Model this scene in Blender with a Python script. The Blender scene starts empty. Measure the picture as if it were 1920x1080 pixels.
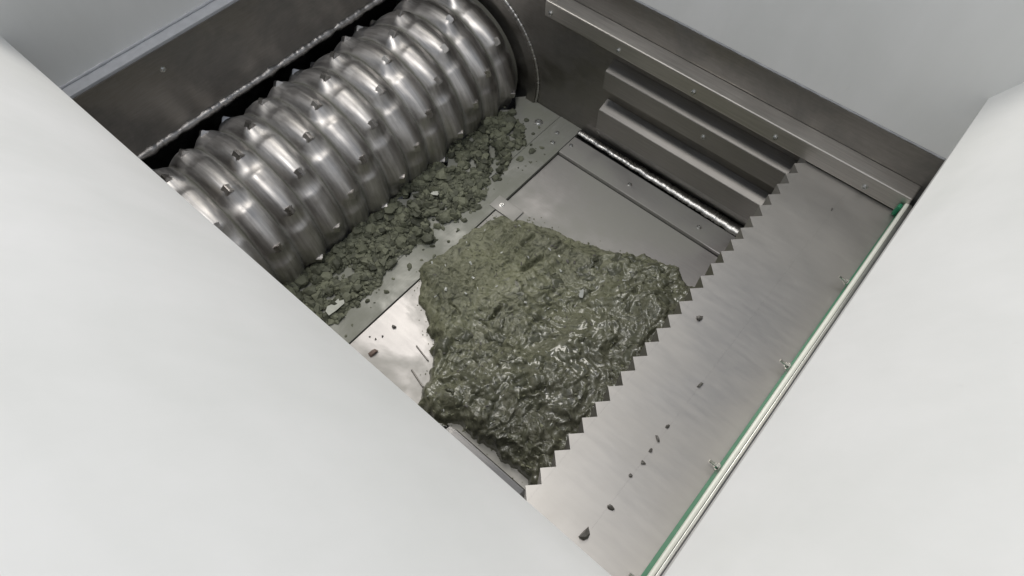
import bpy, bmesh, math, random
import numpy as np
from mathutils import Vector, Matrix, noise
random.seed(7); rng = np.random.default_rng(7)
S = bpy.context.scene; COL = S.collection; PI = math.pi

# ------------------------------------------------------------------ camera
cam = bpy.data.cameras.new('camera'); cam_o = bpy.data.objects.new('camera', cam); COL.objects.link(cam_o)
yaw, pit, rol = math.radians(130.1842), math.radians(60.1217), math.radians(0.6674)
fw = Vector((math.cos(pit)*math.cos(yaw), math.cos(pit)*math.sin(yaw), -math.sin(pit)))
rt = fw.cross(Vector((0, 0, 1))).normalized(); up = rt.cross(fw)
r2 = math.cos(rol)*rt + math.sin(rol)*up; u2 = -math.sin(rol)*rt + math.cos(rol)*up
M = Matrix((r2, u2, -fw)).transposed().to_4x4(); M.translation = (1.2716, -0.1279, 0.9022)
cam_o.matrix_world = M
cam.sensor_width = 36; cam.lens = 1195.67/1920*36; cam.clip_start = .01; cam.clip_end = 100
S.camera = cam_o
# ------------------------------------------------------------------ light: a workshop ceiling, no sun
W = bpy.data.worlds.new('World'); S.world = W; W.use_nodes = True
bg = W.node_tree.nodes['Background']; bg.inputs[0].default_value = (.75, .84, 1.0, 1); bg.inputs[1].default_value = .375
def area(name, loc, target, size, power, col=(1, 1, 1), sy=None):
    l = bpy.data.lights.new(name, 'AREA'); l.energy = power; l.color = col; l.size = size
    if sy: l.shape = 'RECTANGLE'; l.size_y = sy
    o = bpy.data.objects.new(name, l); COL.objects.link(o); o.location = loc
    o.rotation_euler = (Vector(target)-Vector(loc)).to_track_quat('-Z', 'Y').to_euler()
    return o
area('ceiling_lamp', (-1.25, 1.95, 3.1), (.7, .4, 0), 2.2, 98, (1, .955, .885), 1.6)
area('ceiling_lamp', (.55, -.05, 3.6), (.7, .6, -.3), 1.1, 44, (1, .97, .93), .6)
S.view_settings.view_transform = 'Standard'; S.view_settings.look = 'None'
S.view_settings.gamma = 1; S.view_settings.exposure = 0; S.view_settings.use_curve_mapping = False
S.render.engine = 'CYCLES'
S.cycles.max_bounces = 8

# ------------------------------------------------------------------ materials
def nodes(name):
    m = bpy.data.materials.new(name); m.use_nodes = True
    nt = m.node_tree; b = nt.nodes['Principled BSDF']
    return m, nt, b
def N(nt, t, **kw):
    n = nt.nodes.new(t)
    for k, v in kw.items(): setattr(n, k, v)
    return n
def setin(n, **kw):
    for k, v in kw.items(): n.inputs[k.replace('_', ' ')].default_value = v
def noise_tex(nt, vec, scale, detail=4, rough=.55, mapscale=None, rot=None, dist=0):
    if mapscale or rot:
        mp = N(nt, 'ShaderNodeMapping'); nt.links.new(vec, mp.inputs[0])
        if mapscale: mp.inputs['Scale'].default_value = mapscale
        if rot: mp.inputs['Rotation'].default_value = rot
        vec = mp.outputs[0]
    n = N(nt, 'ShaderNodeTexNoise'); nt.links.new(vec, n.inputs['Vector'])
    setin(n, Scale=scale, Detail=detail, Roughness=rough, Distortion=dist)
    return n.outputs['Fac']
def ramp(nt, fac, stops):
    r = N(nt, 'ShaderNodeValToRGB'); nt.links.new(fac, r.inputs[0])
    e = r.color_ramp.elements
    while len(e) < len(stops): e.new(.5)
    for el, (p, c) in zip(e, stops):
        el.position = p; el.color = (c, c, c, 1) if isinstance(c, (int, float)) else (*c, 1)
    return r.outputs[0]
def mix(nt, fac, a, b, mode='MIX'):
    m = N(nt, 'ShaderNodeMix', data_type='RGBA', blend_type=mode)
    for s, v in ((m.inputs[0], fac), (m.inputs[6], a), (m.inputs[7], b)):
        if hasattr(v, 'is_linked'): nt.links.new(v, s)
        elif isinstance(v, (int, float)): s.default_value = v if s.type == 'VALUE' else (v, v, v, 1)
        else: s.default_value = (*v, 1)
    return m.outputs[2]
def bump(nt, b, h, strength, dist):
    n = N(nt, 'ShaderNodeBump'); setin(n, Strength=strength, Distance=dist)
    nt.links.new(h, n.inputs['Height']); nt.links.new(n.outputs[0], b.inputs['Normal'])
def wpos(nt): return N(nt, 'ShaderNodeNewGeometry').outputs['Position']

def metal(name, col, rough=(.28, .45), streak=(3, 60, 60), metallic=1.0, dirt=None, dirt_amt=(.5, .75), dirt_rough=.65, dscale=7, bstr=.12, svar=.12):
    m, nt, b = nodes(name); P = wpos(nt)
    st = noise_tex(nt, P, 6, 5, .6, streak); cl = noise_tex(nt, P, 5, 5, .6)
    c = mix(nt, ramp(nt, st, [(.3, 0.), (.7, 1.)]), tuple(v*(1-svar) for v in col), tuple(min(1, v*(1+svar)) for v in col))
    c = mix(nt, ramp(nt, cl, [(.35, 0.), (.7, 1.)]), c, mix(nt, .0, c, c))
    rg = ramp(nt, mix(nt, .5, st, cl), [(.35, rough[0]), (.65, rough[1])])
    b.inputs['Metallic'].default_value = metallic
    if dirt:
        dn = noise_tex(nt, P, dscale, 8, .62, None, None, .4)
        dm = ramp(nt, dn, [(dirt_amt[0], 0.), (dirt_amt[1], 1.)])
        c = mix(nt, dm, c, dirt)
        rg = mix(nt, dm, rg, dirt_rough)
        mt = ramp(nt, dm, [(0, metallic), (1, metallic*.12)]); nt.links.new(mt, b.inputs['Metallic'])
    nt.links.new(c, b.inputs['Base Color']); nt.links.new(rg, b.inputs['Roughness'])
    fine = noise_tex(nt, P, 40, 3, .6, streak)
    bump(nt, b, fine, bstr, .0006)
    return m
def plain(name, col, rough=.5, metallic=0., nscale=30, var=.15, bstr=0, bdist=.001):
    m, nt, b = nodes(name); P = wpos(nt); n = noise_tex(nt, P, nscale, 5, .6)
    c = mix(nt, n, tuple(v*(1-var) for v in col), tuple(min(1, v*(1+var)) for v in col))
    nt.links.new(c, b.inputs['Base Color']); setin(b, Roughness=rough, Metallic=metallic)
    if bstr: bump(nt, b, n, bstr, bdist)
    return m
def paint(name, col):
    m, nt, b = nodes(name); P = wpos(nt)
    n1 = noise_tex(nt, P, 2.6, 4, .5, (1, 1, 1), None, .8); n2 = noise_tex(nt, P, 4, 6, .65, (1, 1, .25))
    f = ramp(nt, mix(nt, .5, n1, n2), [(.36, 0.), (.64, 1.)])
    c = mix(nt, f, (col[0]*.87, col[1]*.88, col[2]*.865), col)
    sc = ramp(nt, noise_tex(nt, P, 30, 6, .7, (1, 1, .3)), [(.68, 0.), (.8, .25)])
    c = mix(nt, sc, c, tuple(v*.7 for v in col))
    nt.links.new(c, b.inputs['Base Color']); setin(b, Roughness=.5)
    bump(nt, b, n2, .1, .002)
    return m

PAINT = paint('off_white_paint', (.80, .80, .79))
SEALANT = plain('grey_sealant', (.42, .43, .45), .35, 0, 60, .2, .5, .002)
WALL = metal('dark_mill_steel', (.29, .275, .255), (.34, .52), (4, 4, 40), 1.0, (.10, .096, .088), (.45, .85))
BEAM = metal('ground_steel_bar', (.56, .54, .51), (.36, .52), (2, 60, 60))
RAM = metal('stainless_ram_plate', (.385, .37, .35), (.37, .44), (3, 16, 16), 1.0, (.33, .315, .29), (.45, .9), .5, 2.4, .03, .035)
FLOOR = metal('worn_bed_plate', (.42, .405, .395), (.44, .56), (3, 40, 40), 1.0, (.33, .325, .295), (.40, .60), .72, 3.4, .10, .06)
RIB = metal('dull_rib_steel', (.37, .355, .335), (.38, .54), (2, 60, 60))
RAIL = metal('guide_rail_steel', (.22, .215, .21), (.25, .4), (2, 60, 60))
KNIFE = metal('dusty_counter_knife', (.40, .40, .375), (.45, .6), (50, 3, 50), 1.0, (.25, .255, .215), (.22, .62), .85, 11)
WELD = metal('bright_weld_metal', (.62, .61, .59), (.22, .4), (30, 30, 30), 1.0, None, bstr=.6)
DWELD = metal('dull_weld_metal', (.36, .35, .34), (.25, .45), (30, 30, 30), 1.0, None, bstr=.8)
BOLT = metal('zinc_bolt', (.62, .62, .6), (.2, .35), (30, 30, 30), 1.0)
BLACK = plain('gap_shade_black', (.012, .012, .011), .8)  # near-black colour paints in the shade of plate gaps and below the rotor
RUBBER = plain('green_rubber', (.02, .20, .10), .3, 0, 50, .3)
CREAM = plain('cream_strip', (.78, .80, .72), .3, 0, 40, .06)
GREYBAR = metal('aluminium_bar', (.55, .56, .53), (.25, .4), (60, 2, 60))

def rotor_mat():
    m, nt, b = nodes('spun_rotor_steel')
    tc = N(nt, 'ShaderNodeTexCoord').outputs['Object']
    sx = N(nt, 'ShaderNodeSeparateXYZ'); nt.links.new(tc, sx.inputs[0])
    at = N(nt, 'ShaderNodeMath', operation='ARCTAN2'); nt.links.new(sx.outputs[2], at.inputs[0]); nt.links.new(sx.outputs[0], at.inputs[1])
    cb = N(nt, 'ShaderNodeCombineXYZ'); nt.links.new(at.outputs[0], cb.inputs[0]); nt.links.new(sx.outputs[1], cb.inputs[1])
    st = noise_tex(nt, cb.outputs[0], 1, 6, .65, (1.6, 120, 1)); s2 = noise_tex(nt, cb.outputs[0], 1, 4, .6, (2.5, 22, 1))
    cl = noise_tex(nt, tc, 14, 5, .6)
    c = mix(nt, ramp(nt, st, [(.3, 0.), (.7, 1.)]), (.40, .385, .37), (.66, .64, .62))
    c = mix(nt, ramp(nt, s2, [(.45, 0.), (.7, .55)]), c, (.26, .245, .23))
    # packed grime in the grooves between the rings
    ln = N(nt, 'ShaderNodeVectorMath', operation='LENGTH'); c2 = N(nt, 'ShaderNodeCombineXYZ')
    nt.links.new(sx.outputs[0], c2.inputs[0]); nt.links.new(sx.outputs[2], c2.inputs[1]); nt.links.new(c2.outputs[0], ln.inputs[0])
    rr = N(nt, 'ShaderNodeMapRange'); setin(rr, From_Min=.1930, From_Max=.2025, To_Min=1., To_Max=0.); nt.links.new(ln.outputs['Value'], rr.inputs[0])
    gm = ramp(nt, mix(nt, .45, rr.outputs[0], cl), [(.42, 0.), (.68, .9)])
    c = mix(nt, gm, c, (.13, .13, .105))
    nt.links.new(c, b.inputs['Base Color'])
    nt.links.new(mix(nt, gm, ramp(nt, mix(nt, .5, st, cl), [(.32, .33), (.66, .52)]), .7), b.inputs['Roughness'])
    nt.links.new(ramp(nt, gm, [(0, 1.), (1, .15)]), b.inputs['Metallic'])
    setin(b, Anisotropic=.55)
    tg = N(nt, 'ShaderNodeTangent', direction_type='RADIAL', axis='Y'); nt.links.new(tg.outputs[0], b.inputs['Tangent'])
    bump(nt, b, st, .25, .0012)
    return m
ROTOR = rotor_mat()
CUTTER = metal('cutter_steel', (.58, .56, .54), (.25, .42), (30, 30, 30), 1.0)

def sludge_mat():
    m, nt, b = nodes('wet_shredded_sludge'); P = wpos(nt)
    n1 = noise_tex(nt, P, 9, 6, .6, None, None, .6); n2 = noise_tex(nt, P, 120, 5, .65); n3 = noise_tex(nt, P, 34, 5, .6, None, None, 2.2)
    c = mix(nt, ramp(nt, n1, [(.35, 0.), (.65, 1.)]), (.082, .086, .053), (.178, .184, .110))
    c = mix(nt, ramp(nt, n3, [(.45, 0.), (.68, .75)]), c, (.235, .235, .165))
    c = mix(nt, ramp(nt, n3, [(.30, .85), (.46, 0.)]), c, (.026, .027, .018))
    c = mix(nt, ramp(nt, n2, [(.60, 0.), (.72, .7)]), c, (.30, .30, .24))
    c = mix(nt, ramp(nt, n2, [(.30, .6), (.42, 0.)]), c, (.022, .022, .016))
    sp = N(nt, 'ShaderNodeSeparateColor'); nt.links.new(N(nt, 'ShaderNodeVertexColor', layer_name='wet').outputs[0], sp.inputs[0]); wet = sp.outputs[0]
    w = mix(nt, .45, wet, n1)
    c = mix(nt, ramp(nt, w, [(.4, 0.), (.75, .6)]), c, (.055, .054, .045))
    nt.links.new(c, b.inputs['Base Color'])
    nt.links.new(ramp(nt, w, [(.3, .62), (.62, .2)]), b.inputs['Roughness'])
    setin(b, Coat_Roughness=.11); nt.links.new(ramp(nt, w, [(.33, 0.), (.65, .62)]), b.inputs['Coat Weight'])
    hh = mix(nt, .7, n2, n3); bump(nt, b, hh, .8, .007)
    bn = [q for q in nt.nodes if q.type == 'BUMP'][0]; nt.links.new(ramp(nt, sp.outputs[1], [(.05, .18), (.9, .85)]), bn.inputs['Strength'])
    return m
SLUDGE = sludge_mat()
def crumb_mat():
    m, nt, b = nodes('crumbled_waste'); P = wpos(nt)
    n1 = noise_tex(nt, P, 60, 4, .6); n2 = noise_tex(nt, P, 8, 4, .6)
    isl = N(nt, 'ShaderNodeNewGeometry').outputs['Random Per Island']
    c = mix(nt, ramp(nt, mix(nt, .55, n1, isl), [(.2, 0.), (.8, 1.)]), (.035, .038, .025), (.175, .183, .125))
    c = mix(nt, ramp(nt, n2, [(.45, 0.), (.75, .4)]), c, (.20, .21, .15))
    nt.links.new(c, b.inputs['Base Color']); setin(b, Roughness=.7); bump(nt, b, n1, .5, .003)
    return m
CRUMB = crumb_mat()
DARKCRUMB = plain('dark_wet_crumb', (.085, .08, .07), .4, 0, 200, .4, .5, .002)
PALE = plain('pale_plastic_flake', (.52, .53, .47), .45, 0, 90, .2, .3, .002)
FILM = plain('clear_grey_film', (.42, .43, .40), .2, 0, 90, .2, .3, .002)
RAG = plain('wet_dark_film', (.085, .088, .060), .3, 0, 60, .5, .4, .003)
BROWN = plain('brown_chip', (.17, .12, .10), .5, 0, 120, .4, .5, .002)

# ------------------------------------------------------------------ helpers
def link(name, me, mat, parent=None, smooth=False):
    o = bpy.data.objects.new(name, me); COL.objects.link(o)
    if mat and not me.materials: me.materials.append(mat)
    if smooth:
        for p in me.polygons: p.use_smooth = True
    if parent: o.parent = parent
    return o
def from_py(name, v, f, mat, parent=None, smooth=False):
    me = bpy.data.meshes.new(name); me.from_pydata([tuple(map(float, q)) for q in v], [], f); me.update()
    return link(name, me, mat, parent, smooth)
def from_bm(name, bm, mat, parent=None, smooth=False):
    me = bpy.data.meshes.new(name); bmesh.ops.recalc_face_normals(bm, faces=bm.faces[:]); bm.to_mesh(me); bm.free()
    return link(name, me, mat, parent, smooth)
def thing(name, label, cat, loc=(0, 0, 0), group=None):
    o = bpy.data.objects.new(name, None); COL.objects.link(o); o.location = loc; o.empty_display_size = .05
    o['label'] = label; o['category'] = cat
    if group: o['group'] = group
    return o
def tag(o, label, cat, group=None, kind=None):
    o['label'] = label; o['category'] = cat
    if group: o['group'] = group
    if kind: o['kind'] = kind
    return o
def box_bm(x0, x1, y0, y1, z0, z1, bev=.002, seg=2):
    bm = bmesh.new(); bmesh.ops.create_cube(bm, size=1)
    for v in bm.verts: v.co = ((x0+x1)/2+v.co.x*(x1-x0), (y0+y1)/2+v.co.y*(y1-y0), (z0+z1)/2+v.co.z*(z1-z0))
    if bev: bmesh.ops.bevel(bm, geom=bm.edges[:], offset=bev, segments=seg, affect='EDGES', profile=.6)
    return bm
def box(name, x0, x1, y0, y1, z0, z1, mat, parent=None, bev=.002): return from_bm(name, box_bm(x0, x1, y0, y1, z0, z1, bev), mat, parent)
def prism(name, pts, z0, z1, mat, parent=None, bev=0):
    """pts: (x,y) outline, extruded in z"""
    bm = bmesh.new(); vs = [bm.verts.new((x, y, z0)) for x, y in pts]; f = bm.faces.new(vs)
    r = bmesh.ops.extrude_face_region(bm, geom=[f])
    for v in r['geom']:
        if isinstance(v, bmesh.types.BMVert): v.co.z = z1
    if bev: bmesh.ops.bevel(bm, geom=[e for e in bm.edges if abs(e.verts[0].co.z-z1) < 1e-6 and abs(e.verts[1].co.z-z1) < 1e-6], offset=bev, segments=1, affect='EDGES')
    return from_bm(name, bm, mat, parent)
def slab(name, quad, th, mat, parent, bev=.0015):
    """a sheet: quad of 4 points, thickened backwards (away from the normal)"""
    q = [Vector(p) for p in quad]; n = (q[1]-q[0]).cross(q[3]-q[0]).normalized()
    v = q+[p-n*th for p in q]
    return from_py(name, v, [(0, 1, 2, 3), (7, 6, 5, 4), (0, 4, 5, 1), (1, 5, 6, 2), (2, 6, 7, 3), (3, 7, 4, 0)], mat, parent)
def bead(name, a, b, rad, mat, parent, n=None, jit=.25, squash=1.0, taper=None, seed=0):
    """lumpy weld bead from a to b"""
    a, b = Vector(a), Vector(b); L = (b-a).length; n = n or int(L/.004); d = (b-a).normalized()
    s = d.cross(Vector((0, 0, 1))).normalized(); t = s.cross(d)
    v, f = [], []; K = 8
    for i in range(n+1):
        u = i/n; p = a.lerp(b, u); rr = rad*(taper(u) if taper else 1)
        ripple = 1+jit*1.3*noise.noise(Vector((u*L*38, seed, 0)))+jit*.5*noise.noise(Vector((u*L*230, seed+5, 0)))
        off = rr*.2*noise.noise(Vector((u*L*35, seed+9, 2)))
        for k in range(K):
            an = 2*PI*k/K; q = rr*ripple*(1+.25*noise.noise(Vector((u*L*200, k*1.7, seed))))
            v.append(p+s*(math.cos(an)*q+off)+t*(math.sin(an)*q*squash))
    for i in range(n):
        for k in range(K):
            f.append((i*K+k, i*K+(k+1) % K, (i+1)*K+(k+1) % K, (i+1)*K+k))
    f.append(tuple(range(K-1, -1, -1))); f.append(tuple(n*K+k for k in range(K)))
    return from_py(name, v, f, mat, parent, True)
def bolt_mesh(r=.007, h=.005):
    """socket cap: bevelled disc with a hexagon socket"""
    v, f = [], []; K = 18
    prof = [(r*1.25, 0), (r*1.25, h*.25), (r, h*.3), (r, h*.8), (r*.85, h)]
    for rr, z in prof:
        for k in range(K): v.append((rr*math.cos(2*PI*k/K), rr*math.sin(2*PI*k/K), z))
    for rr, z in ((r*.5, h), (r*.45, h*.2)):
        for k in range(K):
            an = 2*PI*k/K; hx = math.cos(PI/6)/math.cos((an % (PI/3))-PI/6)
            v.append((rr*hx*math.cos(an), rr*hx*math.sin(an), z))
    for i in range(6):
        for k in range(K): f.append((i*K+k, i*K+(k+1) % K, (i+1)*K+(k+1) % K, (i+1)*K+k))
    f.append(tuple(6*K+k for k in range(K)))
    me = bpy.data.meshes.new('bolt'); me.from_pydata(v, [], f); me.update(); me.materials.append(BOLT)
    return me
BOLT_ME = bolt_mesh(); SMALL_BOLT = bolt_mesh(.0052, .004); BIG_BOLT = bolt_mesh(.010, .005)
def put_bolt(parent, loc, direction=(0, 0, 1), me=None):
    o = bpy.data.objects.new('bolt', me or BOLT_ME); COL.objects.link(o); o.parent = parent
    o.location = loc; o.rotation_euler = Vector(direction).to_track_quat('Z', 'Y').to_euler(); return o

X1, ZR, ZF = 1.365, -.1217, -.46
H = .133
# ------------------------------------------------------------------ feed hopper (four painted sheets)
hop = thing('feed_hopper', 'off-white painted sheet metal hopper with four sloping sides around the opening', 'hopper', (0, 0, 0))
TOP = .72; TF = .42   # near and far heights of the hopper's top edge
def yo(z): return -.55*(z-H)          # near sheet
def xo(z): return 1.353+.52*(z-.135)  # ram-side sheet
def xi(z): return -.033-.04*z         # rotor-side sheet
def ya(z): return 1.004+.10*z
v, f = [], []; n = 96
for k in range(n+1):
    t_ = k/n; z = H+(TOP-H)*t_; y = -(.44*t_+.20*t_*t_)*(TOP-H)
    v += [(xi(z)-.02, y, z), (xo(max(z, .135)), y, z)]
for k in range(n): f.append((2*k, 2*k+1, 2*k+3, 2*k+2))
o = from_py('panel', v, f, PAINT, hop); o['label'] = 'bright near sheet across the lower left'
sm = o.modifiers.new('thickness', 'SOLIDIFY'); sm.thickness = .004; sm.offset = -1
o = slab('panel', [(xo(.135), ya(.135), .135), (xo(TF), ya(TF), TF), (xo(TOP), -.50, TOP), (xo(.135), 0, .135)][::-1], .004, PAINT, hop); o['label'] = 'bright white sheet on the right above the ram'
o = slab('panel', [(X1-.0, ya(.001), .001), (xo(.135), ya(.135), .135), (xo(.135), 0, .135), (X1, 0, .001)][::-1], .003, PAINT, hop)
o = slab('panel', [(xi(0), ya(0), .004), (X1+.02, ya(0), .004), (xo(TF), ya(TF), TF), (xi(TF), ya(TF), TF)][::-1], .004, PAINT, hop); o['label'] = 'blue-grey far sheet at the upper right'
o = slab('panel', [(xi(0), -.01, .004), (xi(0), ya(0), .004), (xi(TF), ya(TF), TF), (xi(TF), yo(TF), TF)][::-1], .004, PAINT, hop); o['label'] = 'grey sheet behind the rotor at the upper left'
# rolled rim along the rotor side and sealant beads
box('rim_flange', -.036, .002, -.01, 1.0, -.006, .002, SEALANT, hop, .0018)
bead('sealant_bead', (-.031, 0, .004), (-.031, 1.0, .004), .0048, SEALANT, hop, jit=.3, seed=3)
bead('sealant_bead', (0, 1.002, .001), (X1, 1.002, .001), .0026, SEALANT, hop, jit=.3, seed=4)

# ------------------------------------------------------------------ cutting chamber
ch = thing('cutting_chamber', 'dark steel shredder chamber with bolted bed plates, ribs and side bar', 'shredder chamber', (0, 0, ZF))
def C(o): o.location.z -= ZF; return o
def cbox(name, *a, **k): return C(box(name, *a, parent=ch, **k))
# rotor-side wall, ends in a welded edge above the rotor
cbox('back_wall', -.014, .0, -.0, 1.0, -.209, -.007, mat=WALL)
C(bead('weld_bead', (.002, 0, -.207), (.002, 1.0, -.207), .0095, DWELD, ch, jit=.4, seed=11))
cbox('housing_wall', -.20, -.18, -.02, 1.02, -.75, -.215, mat=WALL); cbox('housing_roof', -.19, -.015, -.0, 1.0, -.206, -.196, mat=WALL)
cbox('chamber_bottom', -.2, .5, -.02, 1.02, -.78, -.755, mat=BLACK)
put_bolt(ch, (.0, .21, -.053-ZF), (1, 0, 0), SMALL_BOLT)
# side walls
cbox('side_wall', -.2, 1.40, 1.0, 1.012, -.76, -.001, mat=WALL)
cbox('side_wall', -.2, 1.40, -.012, 0.0, -.76, H-.004, mat=WALL)
# ram-side wall: leaning plate above the ram
C(slab('ram_side_wall', [(1.376, 0, -.092), (1.376, 1, -.092), (X1, 1, 0), (X1, 0, 0)][::-1], .004, WALL, ch))
# hold-down beam over the ram's edge, with bolts
bm_o = cbox('hold_down_beam', .452, X1, .954, .9995, -.1175, -.0745, mat=BEAM, bev=.003)
for x in (.470, .672, .876, 1.079, 1.281): put_bolt(bm_o, (x, .954, -.102), (0, -1, 0), SMALL_BOLT)
# guide ribs on the far wall
for zz, prot, hh in ((-.186, .036, .056), (-.314, .036, .132)):
    bmr = bmesh.new()
    prof = [(1.0, zz+.014), (1-prot, zz), (1-prot, zz-hh*.5), (.998, zz-hh)] if hh > .1 else [(1.0, zz+.014), (1-prot, zz), (1-prot, zz-hh), (1.0, zz-hh)]
    a = [bmr.verts.new((.640, y, z)) for y, z in prof]; b = [bmr.verts.new((1.30, y, z)) for y, z in prof]
    bmr.faces.new(a); bmr.faces.new(b[::-1])
    for k in range(4): bmr.faces.new((a[k], b[k], b[(k+1) % 4], a[(k+1) % 4]))
    bmesh.ops.recalc_face_normals(bmr, faces=bmr.faces[:])
    bmesh.ops.bevel(bmr, geom=bmr.edges[:], offset=.0012, segments=1, affect='EDGES')
    C(from_bm('guide_rib', bmr, RIB, ch))
put_bolt(ch, (.93, .9640, -.213-ZF), (0, -1, 0), SMALL_BOLT)
# near rail
cbox('guide_rail', .925, 1.14, 0.001, .097, -.40, -.31, mat=RAIL, bev=.02)
# floor: recessed bed plate, clamp bar, counter knife
cbox('base_plate', .36, 1.6, -.001, .9995, ZF-.03, ZF-.0105, mat=BLACK)
cbox('bed_plate', .5785, 1.6, .668, .886, ZF-.010, ZF-.007, mat=FLOOR, bev=.001)
C(prism('bed_plate', [(.5785, .002), (.85, .002), (.85, .116), (1.6, .116), (1.6, .6655), (.5785, .6655)], ZF-.010, ZF-.0005, FLOOR, ch, .001))
cl = cbox('clamp_bar', .5785, 1.6, .8885, .962, ZF-.010, ZF+.004, mat=FLOOR, bev=.002)
for x, y in ((.798, .922), (1.017, .925), (.592, .928)): put_bolt(cl, (x, y, ZF+.004), (0, 0, 1), SMALL_BOLT)
wb = C(bead('weld_bead', (.578, .981, ZF+.006), (1.16, .981, ZF+.006), .016, WELD, ch, jit=.11, squash=.6, taper=lambda u: .6+.55*u, seed=21))
P = .0726; Y0 = .028
# counter knife bars: the front one has a toothed edge that meshes with the rotor rings
pts = [(.496, .9995), (.496, .0005)]
pts += [(.378, .0005)]
for i in range(13):
    yv = Y0+i*P
    pts += [(.346, yv+.004), (.377, yv+P/2-.004), (.377, yv+P/2+.004)]
pts += [(.346, Y0+13*P), (.372, .9995)]
ck = C(prism('counter_knife', pts, ZF-.035, ZF+.001, KNIFE, ch, .0012))
put_bolt(ck, (.464, .939, ZF+.0005), (0, 0, 1), BIG_BOLT)
k2 = cbox('knife_clamp', .4975, .576, .0005, .9995, ZF-.010, ZF+.002, mat=KNIFE, bev=.0012)
for x, y in ((.531, .942), (.545, .905)): put_bolt(k2, (x, y, ZF+.002), (0, 0, 1), SMALL_BOLT)
# small cover tab at the joint of the bed plates
cbox('cover_tab', .556, .64, .622, .664, ZF-.0003, ZF+.0045, mat=FLOOR, bev=.0012)
put_bolt(ch, (.583, .643, .0045), (0, 0, 1), SMALL_BOLT)
# seal ring on the far wall round the rotor end
XC, ZC = .153, -.40
def ring(name, r0, r1, y0, y1, mat, parent, n=72):
    v, f = [], []
    for k in range(n):
        a = 2*PI*k/n
        for r, y in ((r0, y0), (r1, y0), (r1, y1), (r0, y1)): v.append((XC+r*math.cos(a), y, ZC+r*math.sin(a)))
    for k in range(n):
        for j in range(4): f.append((k*4+j, k*4+(j+1) % 4, ((k+1) % n)*4+(j+1) % 4, ((k+1) % n)*4+j))
    return from_py(name, v, f, mat, parent)
C(ring('seal_ring', .228, .256, .988, .9995, WALL, ch))
v, f = [], []; n, K = 260, 7
for i in range(n):
    a = math.radians(-25)+math.radians(140)*i/(n-1); rr = .0042*(1+.5*noise.noise(Vector((i*.35, 3, 1)))+.4*noise.noise(Vector((i*.9, 8, 1))))
    for k in range(K):
        b = 2*PI*k/K; R = .2575+rr*math.cos(b)
        v.append((XC+R*math.cos(a), .9975+rr*math.sin(b)*.9, ZC+R*math.sin(a)))
for i in range(n-1):
    for k in range(K): f.append((i*K+k, i*K+(k+1) % K, (i+1)*K+(k+1) % K, (i+1)*K+k))
C(from_py('weld_bead', v, f, WELD, ch, True))

# ------------------------------------------------------------------ rotor
ro = thing('rotor', 'grey steel cutting rotor with ringed grooves and rows of square knives', 'rotor', (XC, .5, ZC))
def knife_angle(i, j): return math.radians(j*45 + (i*14) % 45 + 9)      # from +x towards +z
n = 300; NU = 12; v, f = [], []; rows = [(0., .012, None), (.190, .012, None), (.190, Y0-.001, None)]
for i in range(13):
    for q_ in range(NU+1):
        if q_ == 0 and i: continue
        rows.append((0, Y0+(i+q_/NU)*P, (i, q_/NU)))
rows += [(.190, Y0+13*P+.001, None), (.190, .986, None), (0., .986, None)]
def drum_r(i, u, th):
    w = abs(2*u-1); r = .1945+.0128*(1-w**1.8)
    for j in range(8):
        d = (math.degrees(th-knife_angle(i, j))+180) % 360-180       # >0: behind the knife (it turns towards smaller angles)
        hmp = 0
        if 0 <= d < 23: hmp = (1-d/23)**1.2
        elif -5 < d < 0: hmp = 1+d/5
        elif -15 < d <= -5: hmp = -.5*math.sin((d+5)/-10*PI)        # scooped pocket in front
        r += .0095*hmp*(1-w**2.2)
    return r
for r, y, iu in rows:
    for k in range(n):
        a = 2*PI*k/n; rr = drum_r(iu[0], iu[1], a) if iu else r
        v.append((rr*math.cos(a), y-.5, rr*math.sin(a)))
for i in range(len(rows)-1):
    for k in range(n): f.append((i*n+k, (i+1)*n+k, (i+1)*n+(k+1) % n, i*n+(k+1) % n))
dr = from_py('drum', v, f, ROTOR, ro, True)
try: dr.data.set_sharp_from_angle(angle=math.radians(40))
except Exception: pass
def mk_knife():
    """square cutter on its corner, seated in the hump (local: x tangential, y axial, z radial)"""
    d, r = .0275, .1970
    bm = bmesh.new(); sq = ((d, r), (0, r+d), (-d, r), (0, r-d))
    A = [bm.verts.new((-.012, y, z)) for y, z in sq]; B = [bm.verts.new((.009, y*.95, r+(z-r)*.95)) for y, z in sq]
    bm.faces.new(A); bm.faces.new(B[::-1])
    for k in range(4): bm.faces.new((A[k], B[k], B[(k+1) % 4], A[(k+1) % 4]))
    bmesh.ops.recalc_face_normals(bm, faces=bm.faces[:])
    bmesh.ops.bevel(bm, geom=bm.edges[:], offset=.002, segments=2, affect='EDGES')
    me = bpy.data.meshes.new('knife'); bm.to_mesh(me); bm.free(); me.materials.append(CUTTER)
    return me
KN = mk_knife()
for i in range(13):
    for j in range(8):
        th = knife_angle(i, j)
        # rotor turns from the top towards +x, so the tangent points that way
        rad = Vector((math.cos(th), 0, math.sin(th))); tan = Vector((math.sin(th), 0, -math.cos(th))); ax = rad.cross(tan)
        Mx = Matrix((tan, -ax if ax.y < 0 else ax, rad)).transposed()
        if Mx.determinant() < 0: Mx = Matrix((tan, ax, rad)).transposed()
        e = Mx.to_euler(); yc = Y0+(i+.5)*P-.5
        k = bpy.data.objects.new('knife', KN); COL.objects.link(k); k.parent = ro; k.location = (0, yc, 0); k.rotation_euler = e
        put_bolt(k, (.0086, 0, .205), (1, 0, 0), SMALL_BOLT)

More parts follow.
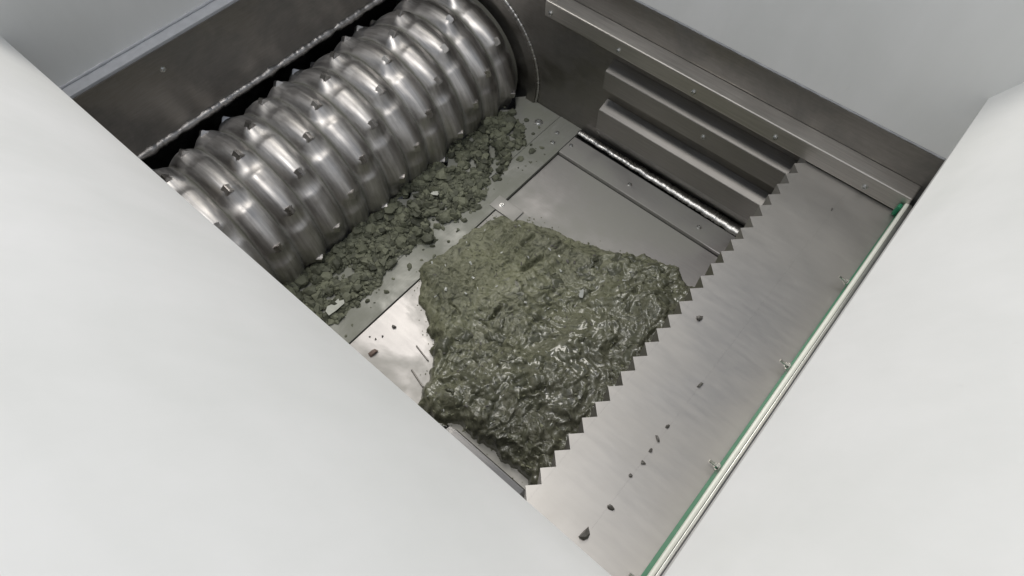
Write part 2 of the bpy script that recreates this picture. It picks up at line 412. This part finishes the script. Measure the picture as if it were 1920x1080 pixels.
# ------------------------------------------------------------------ ram (pusher)
ram = thing('ram', 'flat grey steel pusher ram with saw-toothed front edge', 'pusher ram', (1.25, .5, ZF))
def RM(o): o.location = (-1.25, -.5, -ZF); return o
RM(box('top_plate', 1.1597, 1.2596, .012, .988, ZR-.020, ZR, RAM, ram, 0))
RM(box('cover_plate', 1.2597, 1.9, .012, .988, ZR-.020, ZR, RAM, ram, 0))
RM(box('front_plate', 1.1597, 1.20, .012, .988, ZF+.003, ZR-.0205, RAM, ram, .0004))
tp = .03635; first = .046-tp
t0 = None
for i in range(27):
    ya_ = first+i*tp
    if t0 is None:
        t0 = prism('tooth', [(1.1596, 0.0004), (1.1418, tp/2), (1.1596, tp-.0004)], ZF+.003, ZR, RAM, ram)
        o = t0
    else:
        o = t0.copy(); COL.objects.link(o)
    o.location = (-1.25, -.5+ya_, -ZF)
# ------------------------------------------------------------------ seal strip on the ram-side wall
ss = thing('seal_strip', 'long cream and green seal strip along the right edge of the ram', 'seal strip', (1.36, 0, ZR))
def SS(o): o.location = (-1.36, 0, -ZR); return o
SS(slab('rubber_lip', [(1.3535, .0, ZR+.002), (1.3590, .952, ZR+.002), (1.364, .952, ZR+.030), (1.364, .0, ZR+.030)][::-1], .003, RUBBER, ss))
SS(box('cream_bar', 1.3592, 1.3668, .0, .958, ZR+.018, ZR+.034, CREAM, ss, .003))
SS(box('backing_bar', 1.3672, 1.3725, .0, .958, ZR+.014, ZR+.032, GREYBAR, ss, .001))
SS(box('end_block', 1.350, 1.3588, .940, .953, ZR+.002, ZR+.030, RUBBER, ss, .004))
def clip():
    bm = bmesh.new()
    r = bmesh.ops.create_cone(bm, cap_ends=True, segments=6, radius1=.0062, radius2=.0062, depth=.005, matrix=Matrix.Translation((-.004, 0, 0)) @ Matrix.Rotation(PI/2, 4, 'Y'))
    bmesh.ops.create_cone(bm, cap_ends=True, segments=10, radius1=.003, radius2=.0028, depth=.020, matrix=Matrix.Translation((-.012, 0, 0)) @ Matrix.Rotation(PI/2, 4, 'Y'))
    bmesh.ops.create_cone(bm, cap_ends=True, segments=14, radius1=.0088, radius2=.0088, depth=.002, matrix=Matrix.Translation((0, 0, 0)) @ Matrix.Rotation(PI/2, 4, 'Y'))
    me = bpy.data.meshes.new('clip_bolt'); bm.to_mesh(me); bm.free(); me.materials.append(BOLT); return me
CM = clip()
for y in (.065, .281, .507, .728):
    o = bpy.data.objects.new('clip_bolt', CM); COL.objects.link(o); o.parent = ss; o.location = (1.354-1.36, y, .0155); o.rotation_euler = (0, math.radians(20), math.radians(8)); o.scale = (.75, .75, .75)

# ------------------------------------------------------------------ waste pile
poly = np.array([(.553, .358), (.605, .310), (.665, .272), (.722, .236), (.765, .185), (.798, .122), (.828, .096), (.86, .106), (.90, .128), (1.0, .137), (1.10, .139), (1.17, .137), (1.175, .735), (1.11, .748), (1.045, .765), (.965, .752), (.90, .715), (.81, .682), (.745, .672), (.68, .652), (.60, .615), (.572, .52), (.572, .44)])
def inside_dist(px, py):
    x1, y1 = poly[:, 0], poly[:, 1]; x2, y2 = np.roll(x1, -1), np.roll(y1, -1)
    best = np.full(px.shape, 9.); ins = np.zeros(px.shape, bool)
    for a, b, c, d in zip(x1, y1, x2, y2):
        dx, dy = c-a, d-b; t = np.clip(((px-a)*dx+(py-b)*dy)/(dx*dx+dy*dy), 0, 1)
        best = np.minimum(best, np.hypot(px-a-t*dx, py-b-t*dy))
        cond = ((b > py) != (d > py)) & (px < (c-a)*(py-b)/(d-b+1e-12)+a); ins ^= cond
    return np.where(ins, best, -best)
ST = .0023
gx = np.arange(.535, 1.1585, ST); gy = np.arange(.075, .785, ST)
GX, GY = np.meshgrid(gx, gy, indexing='ij'); nx, ny = GX.shape
jx = np.array([[noise.noise(Vector((x*28, y*28, 4))) for y in gy] for x in gx]); jy = np.array([[noise.noise(Vector((x*70, y*70, 9))) for y in gy] for x in gx])
D = inside_dist(GX+jx*.010, GY+jx*.010)+jy*.006
def fbm(fr, z, oct_=4): return np.array([[noise.fractal(Vector((x*fr, y*fr, z)), .9, 2.1, oct_) for y in gy] for x in gx])
wetness = np.clip(((GX-.66)/.35)*.75+((.45-GY)/.4)*.35, 0, 1)
def warped(fr, z, wf, wa, oct_):
    out = np.empty((nx, ny))
    for a_, x in enumerate(gx):
        for b_, y in enumerate(gy):
            wx = wa*noise.noise(Vector((x*wf, y*wf, z+7))); wy = wa*noise.noise(Vector((x*wf, y*wf, z+17)))
            out[a_, b_] = noise.fractal(Vector(((x+wx)*fr, (y+wy)*fr, z)), .8, 2.1, oct_)
    return out
big = fbm(5, 1, 3); mid = warped(17, 2, 11, .05, 3); fin = warped(62, 3, 30, .012, 3)
rid = 1-2*np.abs(warped(20, 5, 10, .07, 1)); rid2 = 1-2*np.abs(warped(48, 8, 22, .03, 1))
rough_p = np.clip(.5+1.5*warped(8, 31, 6, .05, 2), .06, 1)     # smeared smooth patches against lumpy ones
edge = np.clip(D/.07, 0, 1); edge = np.sqrt(edge*(2-edge))
calm = np.clip((D-.0)/.05, 0, 1); top = np.clip((GY-.53-(GX-.6)*.28)/.05, 0, 1)*np.clip((.90-GX)/.08, 0, 1)    # flat smear along the far edge
tall = 1-.8*top*np.clip(1.6-D/.03, 0, 1)
hgt = tall*edge*(.019+.040*np.clip((GX-.6)/.45, 0, 1)+.026*big)+tall*np.clip(D/.02, 0, 1)*(.013*mid*(.7+.5*wetness)+.0046*fin*rough_p+.010*wetness*(rid-.3)+.005*rough_p*(rid2-.3))
hgt = np.where(D > 0, np.maximum(hgt, .0025+.0015*np.clip(D/.01, 0, 1)), hgt)
def gouge(ax, ay, bx, by, w, dep):
    dx, dy = bx-ax, by-ay; t = np.clip(((GX-ax)*dx+(GY-ay)*dy)/(dx*dx+dy*dy), 0, 1)
    return -dep*np.exp(-(np.hypot(GX-ax-t*dx, GY-ay-t*dy)/w)**2)
for g in ((.795, .392, .797, .36, .004, .024), (.775, .565, .765, .515, .007, .022), (.72, .60, .715, .57, .005, .015), (.69, .33, .735, .32, .003, .012), (.85, .325, .885, .33, .004, .014), (.955, .30, .95, .27, .005, .016), (1.0, .30, .99, .28, .005, .014)): hgt = hgt+gouge(*g)
hgt = np.where(D > 0, np.maximum(hgt, .002), -.004+.0*D)
idx = -np.ones((nx, ny), int); keep = D > -.006
keep[1:, :] |= D[:-1, :] > 0
verts = np.stack([GX, GY, ZF+hgt], -1)
# let the lumps overhang a little: push sideways with noise
verts[..., 0] += .004*mid*np.clip(D/.02, 0, 1); verts[..., 1] += .004*fin*np.clip(D/.02, 0, 1)
verts[..., 0] = np.minimum(verts[..., 0], 1.1585)
ids = np.cumsum(keep.ravel()).reshape(nx, ny)-1
V = verts[keep]; wet_v = wetness[keep]; rgh_v = rough_p[keep]
q = keep[:-1, :-1] & keep[1:, :-1] & keep[1:, 1:] & keep[:-1, 1:]
F = np.stack([ids[:-1, :-1][q], ids[1:, :-1][q], ids[1:, 1:][q], ids[:-1, 1:][q]], -1)
me = bpy.data.meshes.new('waste_pile'); me.from_pydata(V.tolist(), [], F.tolist()); me.update()
ca = me.color_attributes.new('wet', 'FLOAT_COLOR', 'POINT')
ca.data.foreach_set('color', np.stack([wet_v, rgh_v, wet_v, np.ones_like(wet_v)], -1).ravel())
pile = link('waste_pile', me, SLUDGE, None, True)
tag(pile, 'wet lumpy grey-green heap of shredded waste on the bed plate against the ram', 'waste heap')
def pile_h(x, y):
    i = int(round((x-gx[0])/ST)); j = int(round((y-gy[0])/ST))
    if 0 <= i < nx and 0 <= j < ny: return float(hgt[i, j])
    return 0.
# ------------------------------------------------------------------ bits: jittered lumps
def ico(sub=1):
    bm = bmesh.new(); bmesh.ops.create_icosphere(bm, subdivisions=sub, radius=1); v = np.array([w.co[:] for w in bm.verts]); f = [[q.index for q in p.verts] for p in bm.faces]; bm.free(); return v, np.array(f)
IV1, IF1 = ico(1); IV2, IF2 = ico(2)
def rot_rand():
    a = rng.normal(size=4); a /= np.linalg.norm(a); w, x, y, z = a
    return np.array([[1-2*(y*y+z*z), 2*(x*y-z*w), 2*(x*z+y*w)], [2*(x*y+z*w), 1-2*(x*x+z*z), 2*(y*z-x*w)], [2*(x*z-y*w), 2*(y*z+x*w), 1-2*(x*x+y*y)]])
def lumps(name, items, mat, iv=IV1, iff=IF1, jit=.28, smooth=False):
    VV, FF = [], []; o = 0
    for (x, y, z, sx, sy, sz) in items:
        v = iv*(1+rng.uniform(-jit, jit, (len(iv), 1)))
        v = (v @ rot_rand().T)*np.array([sx, sy, sz])
        a = rng.uniform(0, 2*PI); c, s = math.cos(a), math.sin(a)
        v = v @ np.array([[c, s, 0], [-s, c, 0], [0, 0, 1]])+np.array([x, y, z]); VV.append(v); FF.append(iff+o); o += len(iv)
    me = bpy.data.meshes.new(name); me.from_pydata(np.concatenate(VV).tolist(), [], np.concatenate(FF).tolist()); me.update()
    return link(name, me, mat, None, smooth)
# crumbled waste band on the counter knife: low heap + lumps
def band_cover(x, y):
    """0..1 how thickly the crumbs lie here"""
    right = .520+.035*noise.noise(Vector((y*7, 2, 0)))+.018*noise.noise(Vector((y*22, 5, 0)))
    if y > .78: right -= (y-.78)*.55
    if .52 < y < .60: right += .02
    c = (right-x)/.05
    c = min(1, max(0, c))*(1 if y < .86 else max(0, 1-(y-.86)/.05))
    g = noise.fractal(Vector((x*22, y*22, 3)), .9, 2.1, 3)
    return c*max(0, min(1, .52+1.25*g))
items = []
def band_h(x, y, c): return c*(.006+.020*(noise.fractal(Vector((x*26, y*26, 6)), .9, 2.1, 4)*.5+.5))
for _ in range(26000):
    x = rng.uniform(.350, .575); y = rng.uniform(.01, .93); c = band_cover(x, y)
    if rng.uniform() > c*1.1+.010*(x < .56): continue
    s = float(np.clip(rng.lognormal(math.log(.0034), .65), .0012, .014)); h = band_h(x, y, c)*rng.uniform(.6, 1.3)
    items.append((x, y, ZF+.001+h+s*.2, s*rng.uniform(.7, 1.3), s*rng.uniform(.7, 1.3), s*rng.uniform(.5, .9)))
cw = lumps('crumbled_waste', items, CRUMB, jit=.36)
# the packed fines under the crumbs, in the same mesh
bm = bmesh.new(); bm.from_mesh(cw.data); bx = np.arange(.351, .575, .0024); by = np.arange(.006, .94, .0024); grid = {}
for a_, x in enumerate(bx):
    for b_, y in enumerate(by):
        c = band_cover(x, y)
        if c > .06: grid[a_, b_] = bm.verts.new((x, y, ZF+.0012+band_h(x, y, c)+.003*c*noise.noise(Vector((x*210, y*210, 1)))))
for (a_, b_), w in list(grid.items()):
    q_ = [(a_+1, b_), (a_+1, b_+1), (a_, b_+1)]
    if all(k in grid for k in q_): bm.faces.new([w]+[grid[k] for k in q_])
bm.to_mesh(cw.data); bm.free()
tag(cw, 'band of grey-green crumbled waste lying along the toothed edge under the rotor', 'crumbled waste', None, 'stuff')
items = []
for _ in range(150):
    x = rng.uniform(.36, .50); y = rng.uniform(.02, .86); c = band_cover(x, y)
    if rng.uniform() > c: continue
    s = rng.uniform(.007, .017); items.append((x, y, ZF+.004+s*.3, s*1.2, s, s*.75))
tag(lumps('clumped_waste', items, CRUMB, IV2, IF2, .2), 'larger soft clumps inside the crumbled waste band beside the rotor', 'waste clumps', None, 'stuff')
# fine bits fallen round the foot of the heap
items = []
for _ in range(9000):
    x = rng.uniform(.58, 1.15); y = rng.uniform(.10, .80); i = int((x-gx[0])/ST); j = int((y-gy[0])/ST)
    if not (0 <= i < nx and 0 <= j < ny) or not (-.045 < D[i, j] < -.001): continue
    if rng.uniform() > math.exp(D[i, j]/.010)*.35: continue
    s = float(np.clip(rng.lognormal(math.log(.0014), .5), .0007, .005)); items.append((x, y, ZF-.0005+s*.3-(.0065 if .67 < y < .885 else 0), s, s*.8, s*.5))
tag(lumps('fallen_bits', items, SLUDGE, jit=.4), 'fine wet bits scattered round the foot of the waste heap', 'waste bits', None, 'stuff')
# shreds and specks standing out of the heap
VV, FF = [], []; o = 0
for _ in range(1100):
    x = rng.uniform(.57, 1.15); y = rng.uniform(.09, .77)
    i = int((x-gx[0])/ST); j = int((y-gy[0])/ST)
    if not (0 <= i < nx and 0 <= j < ny) or D[i, j] < .006: continue
    L = rng.uniform(.003, .010); w = L*rng.uniform(.25, .7); a = rng.uniform(0, 2*PI); z = ZF+hgt[i, j]
    d = np.array([math.cos(a), math.sin(a), rng.uniform(-.25, .5)]); n = np.array([-math.sin(a), math.cos(a), rng.uniform(-.5, .5)]); up_ = np.cross(d, n)
    c0 = np.array([x, y, z+.001]); t = .0006
    pts = [c0-d*L/2-n*w/2, c0+d*L/2-n*w/2*.6, c0+d*L/2*.9+n*w/2, c0-d*L/2+n*w/2*.8]; mid_ = c0+up_*L*.12
    VV += [p.tolist() for p in pts]+[(p-up_*t).tolist() for p in pts]+[mid_.tolist()]
    FF += [(o, o+1, o+8), (o+1, o+2, o+8), (o+2, o+3, o+8), (o+3, o, o+8), (o+7, o+6, o+5, o+4), (o, o+4, o+5, o+1), (o+1, o+5, o+6, o+2), (o+2, o+6, o+7, o+3), (o+3, o+7, o+4, o)]; o += 9
nch = len(FF)
for _ in range(150):
    x = rng.uniform(.62, 1.13); y = rng.uniform(.12, .74); i = int((x-gx[0])/ST); j = int((y-gy[0])/ST)
    if D[i, j] < .02 or wetness[i, j] < .3: continue
    sz = rng.uniform(.008, .022); a = rng.uniform(0, 2*PI); ca_, sa_ = math.cos(a), math.sin(a); G = 9; asp = rng.uniform(.35, .9); sd = rng.uniform(0, 99)
    for p_ in range(G):
        for q_ in range(G):
            u_, w_ = (p_/(G-1)-.5)*2*sz, (q_/(G-1)-.5)*2*sz*asp
            u_ += .35*sz*noise.noise(Vector((q_*.5, sd, 1))); w_ += .35*sz*noise.noise(Vector((p_*.5, sd, 2)))
            X, Y = x+u_*ca_-w_*sa_, y+u_*sa_+w_*ca_
            rim = max(abs(p_/(G-1)-.5), abs(q_/(G-1)-.5))*2
            VV.append((min(X, 1.157), Y, ZF+pile_h(X, Y)+.0045*(1-rim**4)-.002+.006*noise.noise(Vector((X*75, Y*75, sd)))))
    for p_ in range(G-1):
        for q_ in range(G-1): FF.append((o+p_*G+q_, o+(p_+1)*G+q_, o+(p_+1)*G+q_+1, o+p_*G+q_+1))
    o += G*G
me = bpy.data.meshes.new('shreds'); me.from_pydata(VV, [], FF); me.update()
for mm in (SLUDGE, FILM, DARKCRUMB, RAG): me.materials.append(mm)
for k, p in enumerate(me.polygons):
    if k >= nch: p.material_index = 3; p.use_smooth = True; continue
    p.material_index = (0, 0, 0, 2, 0, 0, 0, 0, 0, 0, 1, 0)[(k//9) % 12]
sh = link('shreds', me, None); tag(sh, 'small wet plastic shreds stuck all over the waste heap', 'plastic shreds', None, 'stuff')

# ------------------------------------------------------------------ single bits
def crumb(name, x, y, z, s, mat, label, cat='crumb', group=None, flat=.6):
    o = lumps(name, [(0, 0, 0, s, s*rng.uniform(.6, .9), s*flat)], mat, IV1, IF1, .42); o.location = (x, y, z+s*flat*.6)
    return tag(o, label, cat, group)
crumb('waste_crumb', 1.258, .066, ZR, .0115, DARKCRUMB, 'largest dark crumb on the ram, near its lower corner')
crumb('waste_crumb', 1.2615, .040, ZR, .006, DARKCRUMB, 'dark crumb on the ram just below the largest crumb')
crumb('waste_crumb', 1.263, .125, ZR, .0055, DARKCRUMB, 'lone dark crumb on the ram just above the largest crumb')
for x, y, s, w in ((1.261, .214, .0042, 'second lowest'), (1.258, .184, .0045, 'lowest'), (1.259, .239, .004, 'middle'), (1.257, .262, .0055, 'second highest'), (1.258, .290, .0042, 'highest')):
    crumb('waste_crumb', x, y, ZR, s, DARKCRUMB, w+' of five tiny dark crumbs in a loose row on the ram', 'crumb', 'row of tiny crumbs on the ram')
crumb('waste_crumb', 1.259, .387, ZR, .005, DARKCRUMB, 'single tiny crumb on the ram above the loose row')
crumb('waste_crumb', 1.189, .495, ZR, .006, DARKCRUMB, 'single dark crumb on the ram close to its toothed edge')
crumb('waste_crumb', 1.257, .878, ZR, .0035, DARKCRUMB, 'tiny crumb on the ram near the side bar')
crumb('brown_chip', .637, .128, ZF, .0125, BROWN, 'brown chip lying alone on the pale bed plate', 'chip', None, .45)
crumb('waste_crumb', .625, .205, ZF, .006, DARKCRUMB, 'dark crumb on the bed plate beside the knife seam')
for x, y, s, w in ((.615, .155, .003, 'middle'), (.622, .17, .003, 'farthest'), (.60, .15, .0025, 'nearest the knife seam')):
    crumb('waste_crumb', x, y, ZF, s, DARKCRUMB, 'one of three specks above the brown chip, '+w, 'crumb', 'tiny crumbs by the brown chip')
def flake(name, x, y, z, L, w, a, mat, label, tilt=.2):
    v, f = [], []
    out = [(-L/2, -w/2), (-L*.1, -w*.55), (L*.42, -w*.5), (L/2, -w*.1), (L*.3, w*.15), (L*.33, w*.45), (0, w*.4), (-L*.3, w*.55), (-L*.5, w*.2)]
    bm = bmesh.new(); vs = [bm.verts.new((px, py, .12*L*abs(px/L)*2*tilt)) for px, py in out]; fc = bm.faces.new(vs)
    r = bmesh.ops.extrude_face_region(bm, geom=[fc])
    for q in r['geom']:
        if isinstance(q, bmesh.types.BMVert): q.co.z += .0018
    o = from_bm(name, bm, mat); o.location = (x, y, z); o.rotation_euler = (tilt*.6, -tilt, a); return tag(o, label, 'flake')
flake('plastic_flake', .487, .148, ZF+.018, .050, .020, math.radians(80), PALE, 'large pale plastic flake lying on the crumbled waste beside the near panel')
flake('plastic_flake', .435, .545, ZF+.026, .022, .013, math.radians(20), PALE, 'smaller pale flake on the crumbled waste midway along the rotor')
flake('plastic_flake', .915, .55, ZF+pile_h(.915, .55)+.004, .022, .010, math.radians(120), FILM, 'shiny film scrap on top of the waste heap')
def groove_rod(a, b, r, mat, label):  # added dark rod, stands in for a scratch groove in the bed plate
    o = bead('groove_rod', a, b, r, mat, None, n=14, jit=.1); return tag(o, label, 'groove_rod')
groove_rod((.700, .205, ZF+.0016), (.748, .196, ZF+.0022), .0016, WALL, 'short thin dark rod standing in for a bed plate groove, nearer the rotor')
groove_rod((.735, .155, ZF+.0018), (.785, .142, ZF+.0026), .0018, WALL, 'short thin dark rod standing in for a bed plate groove, nearer the near panel')
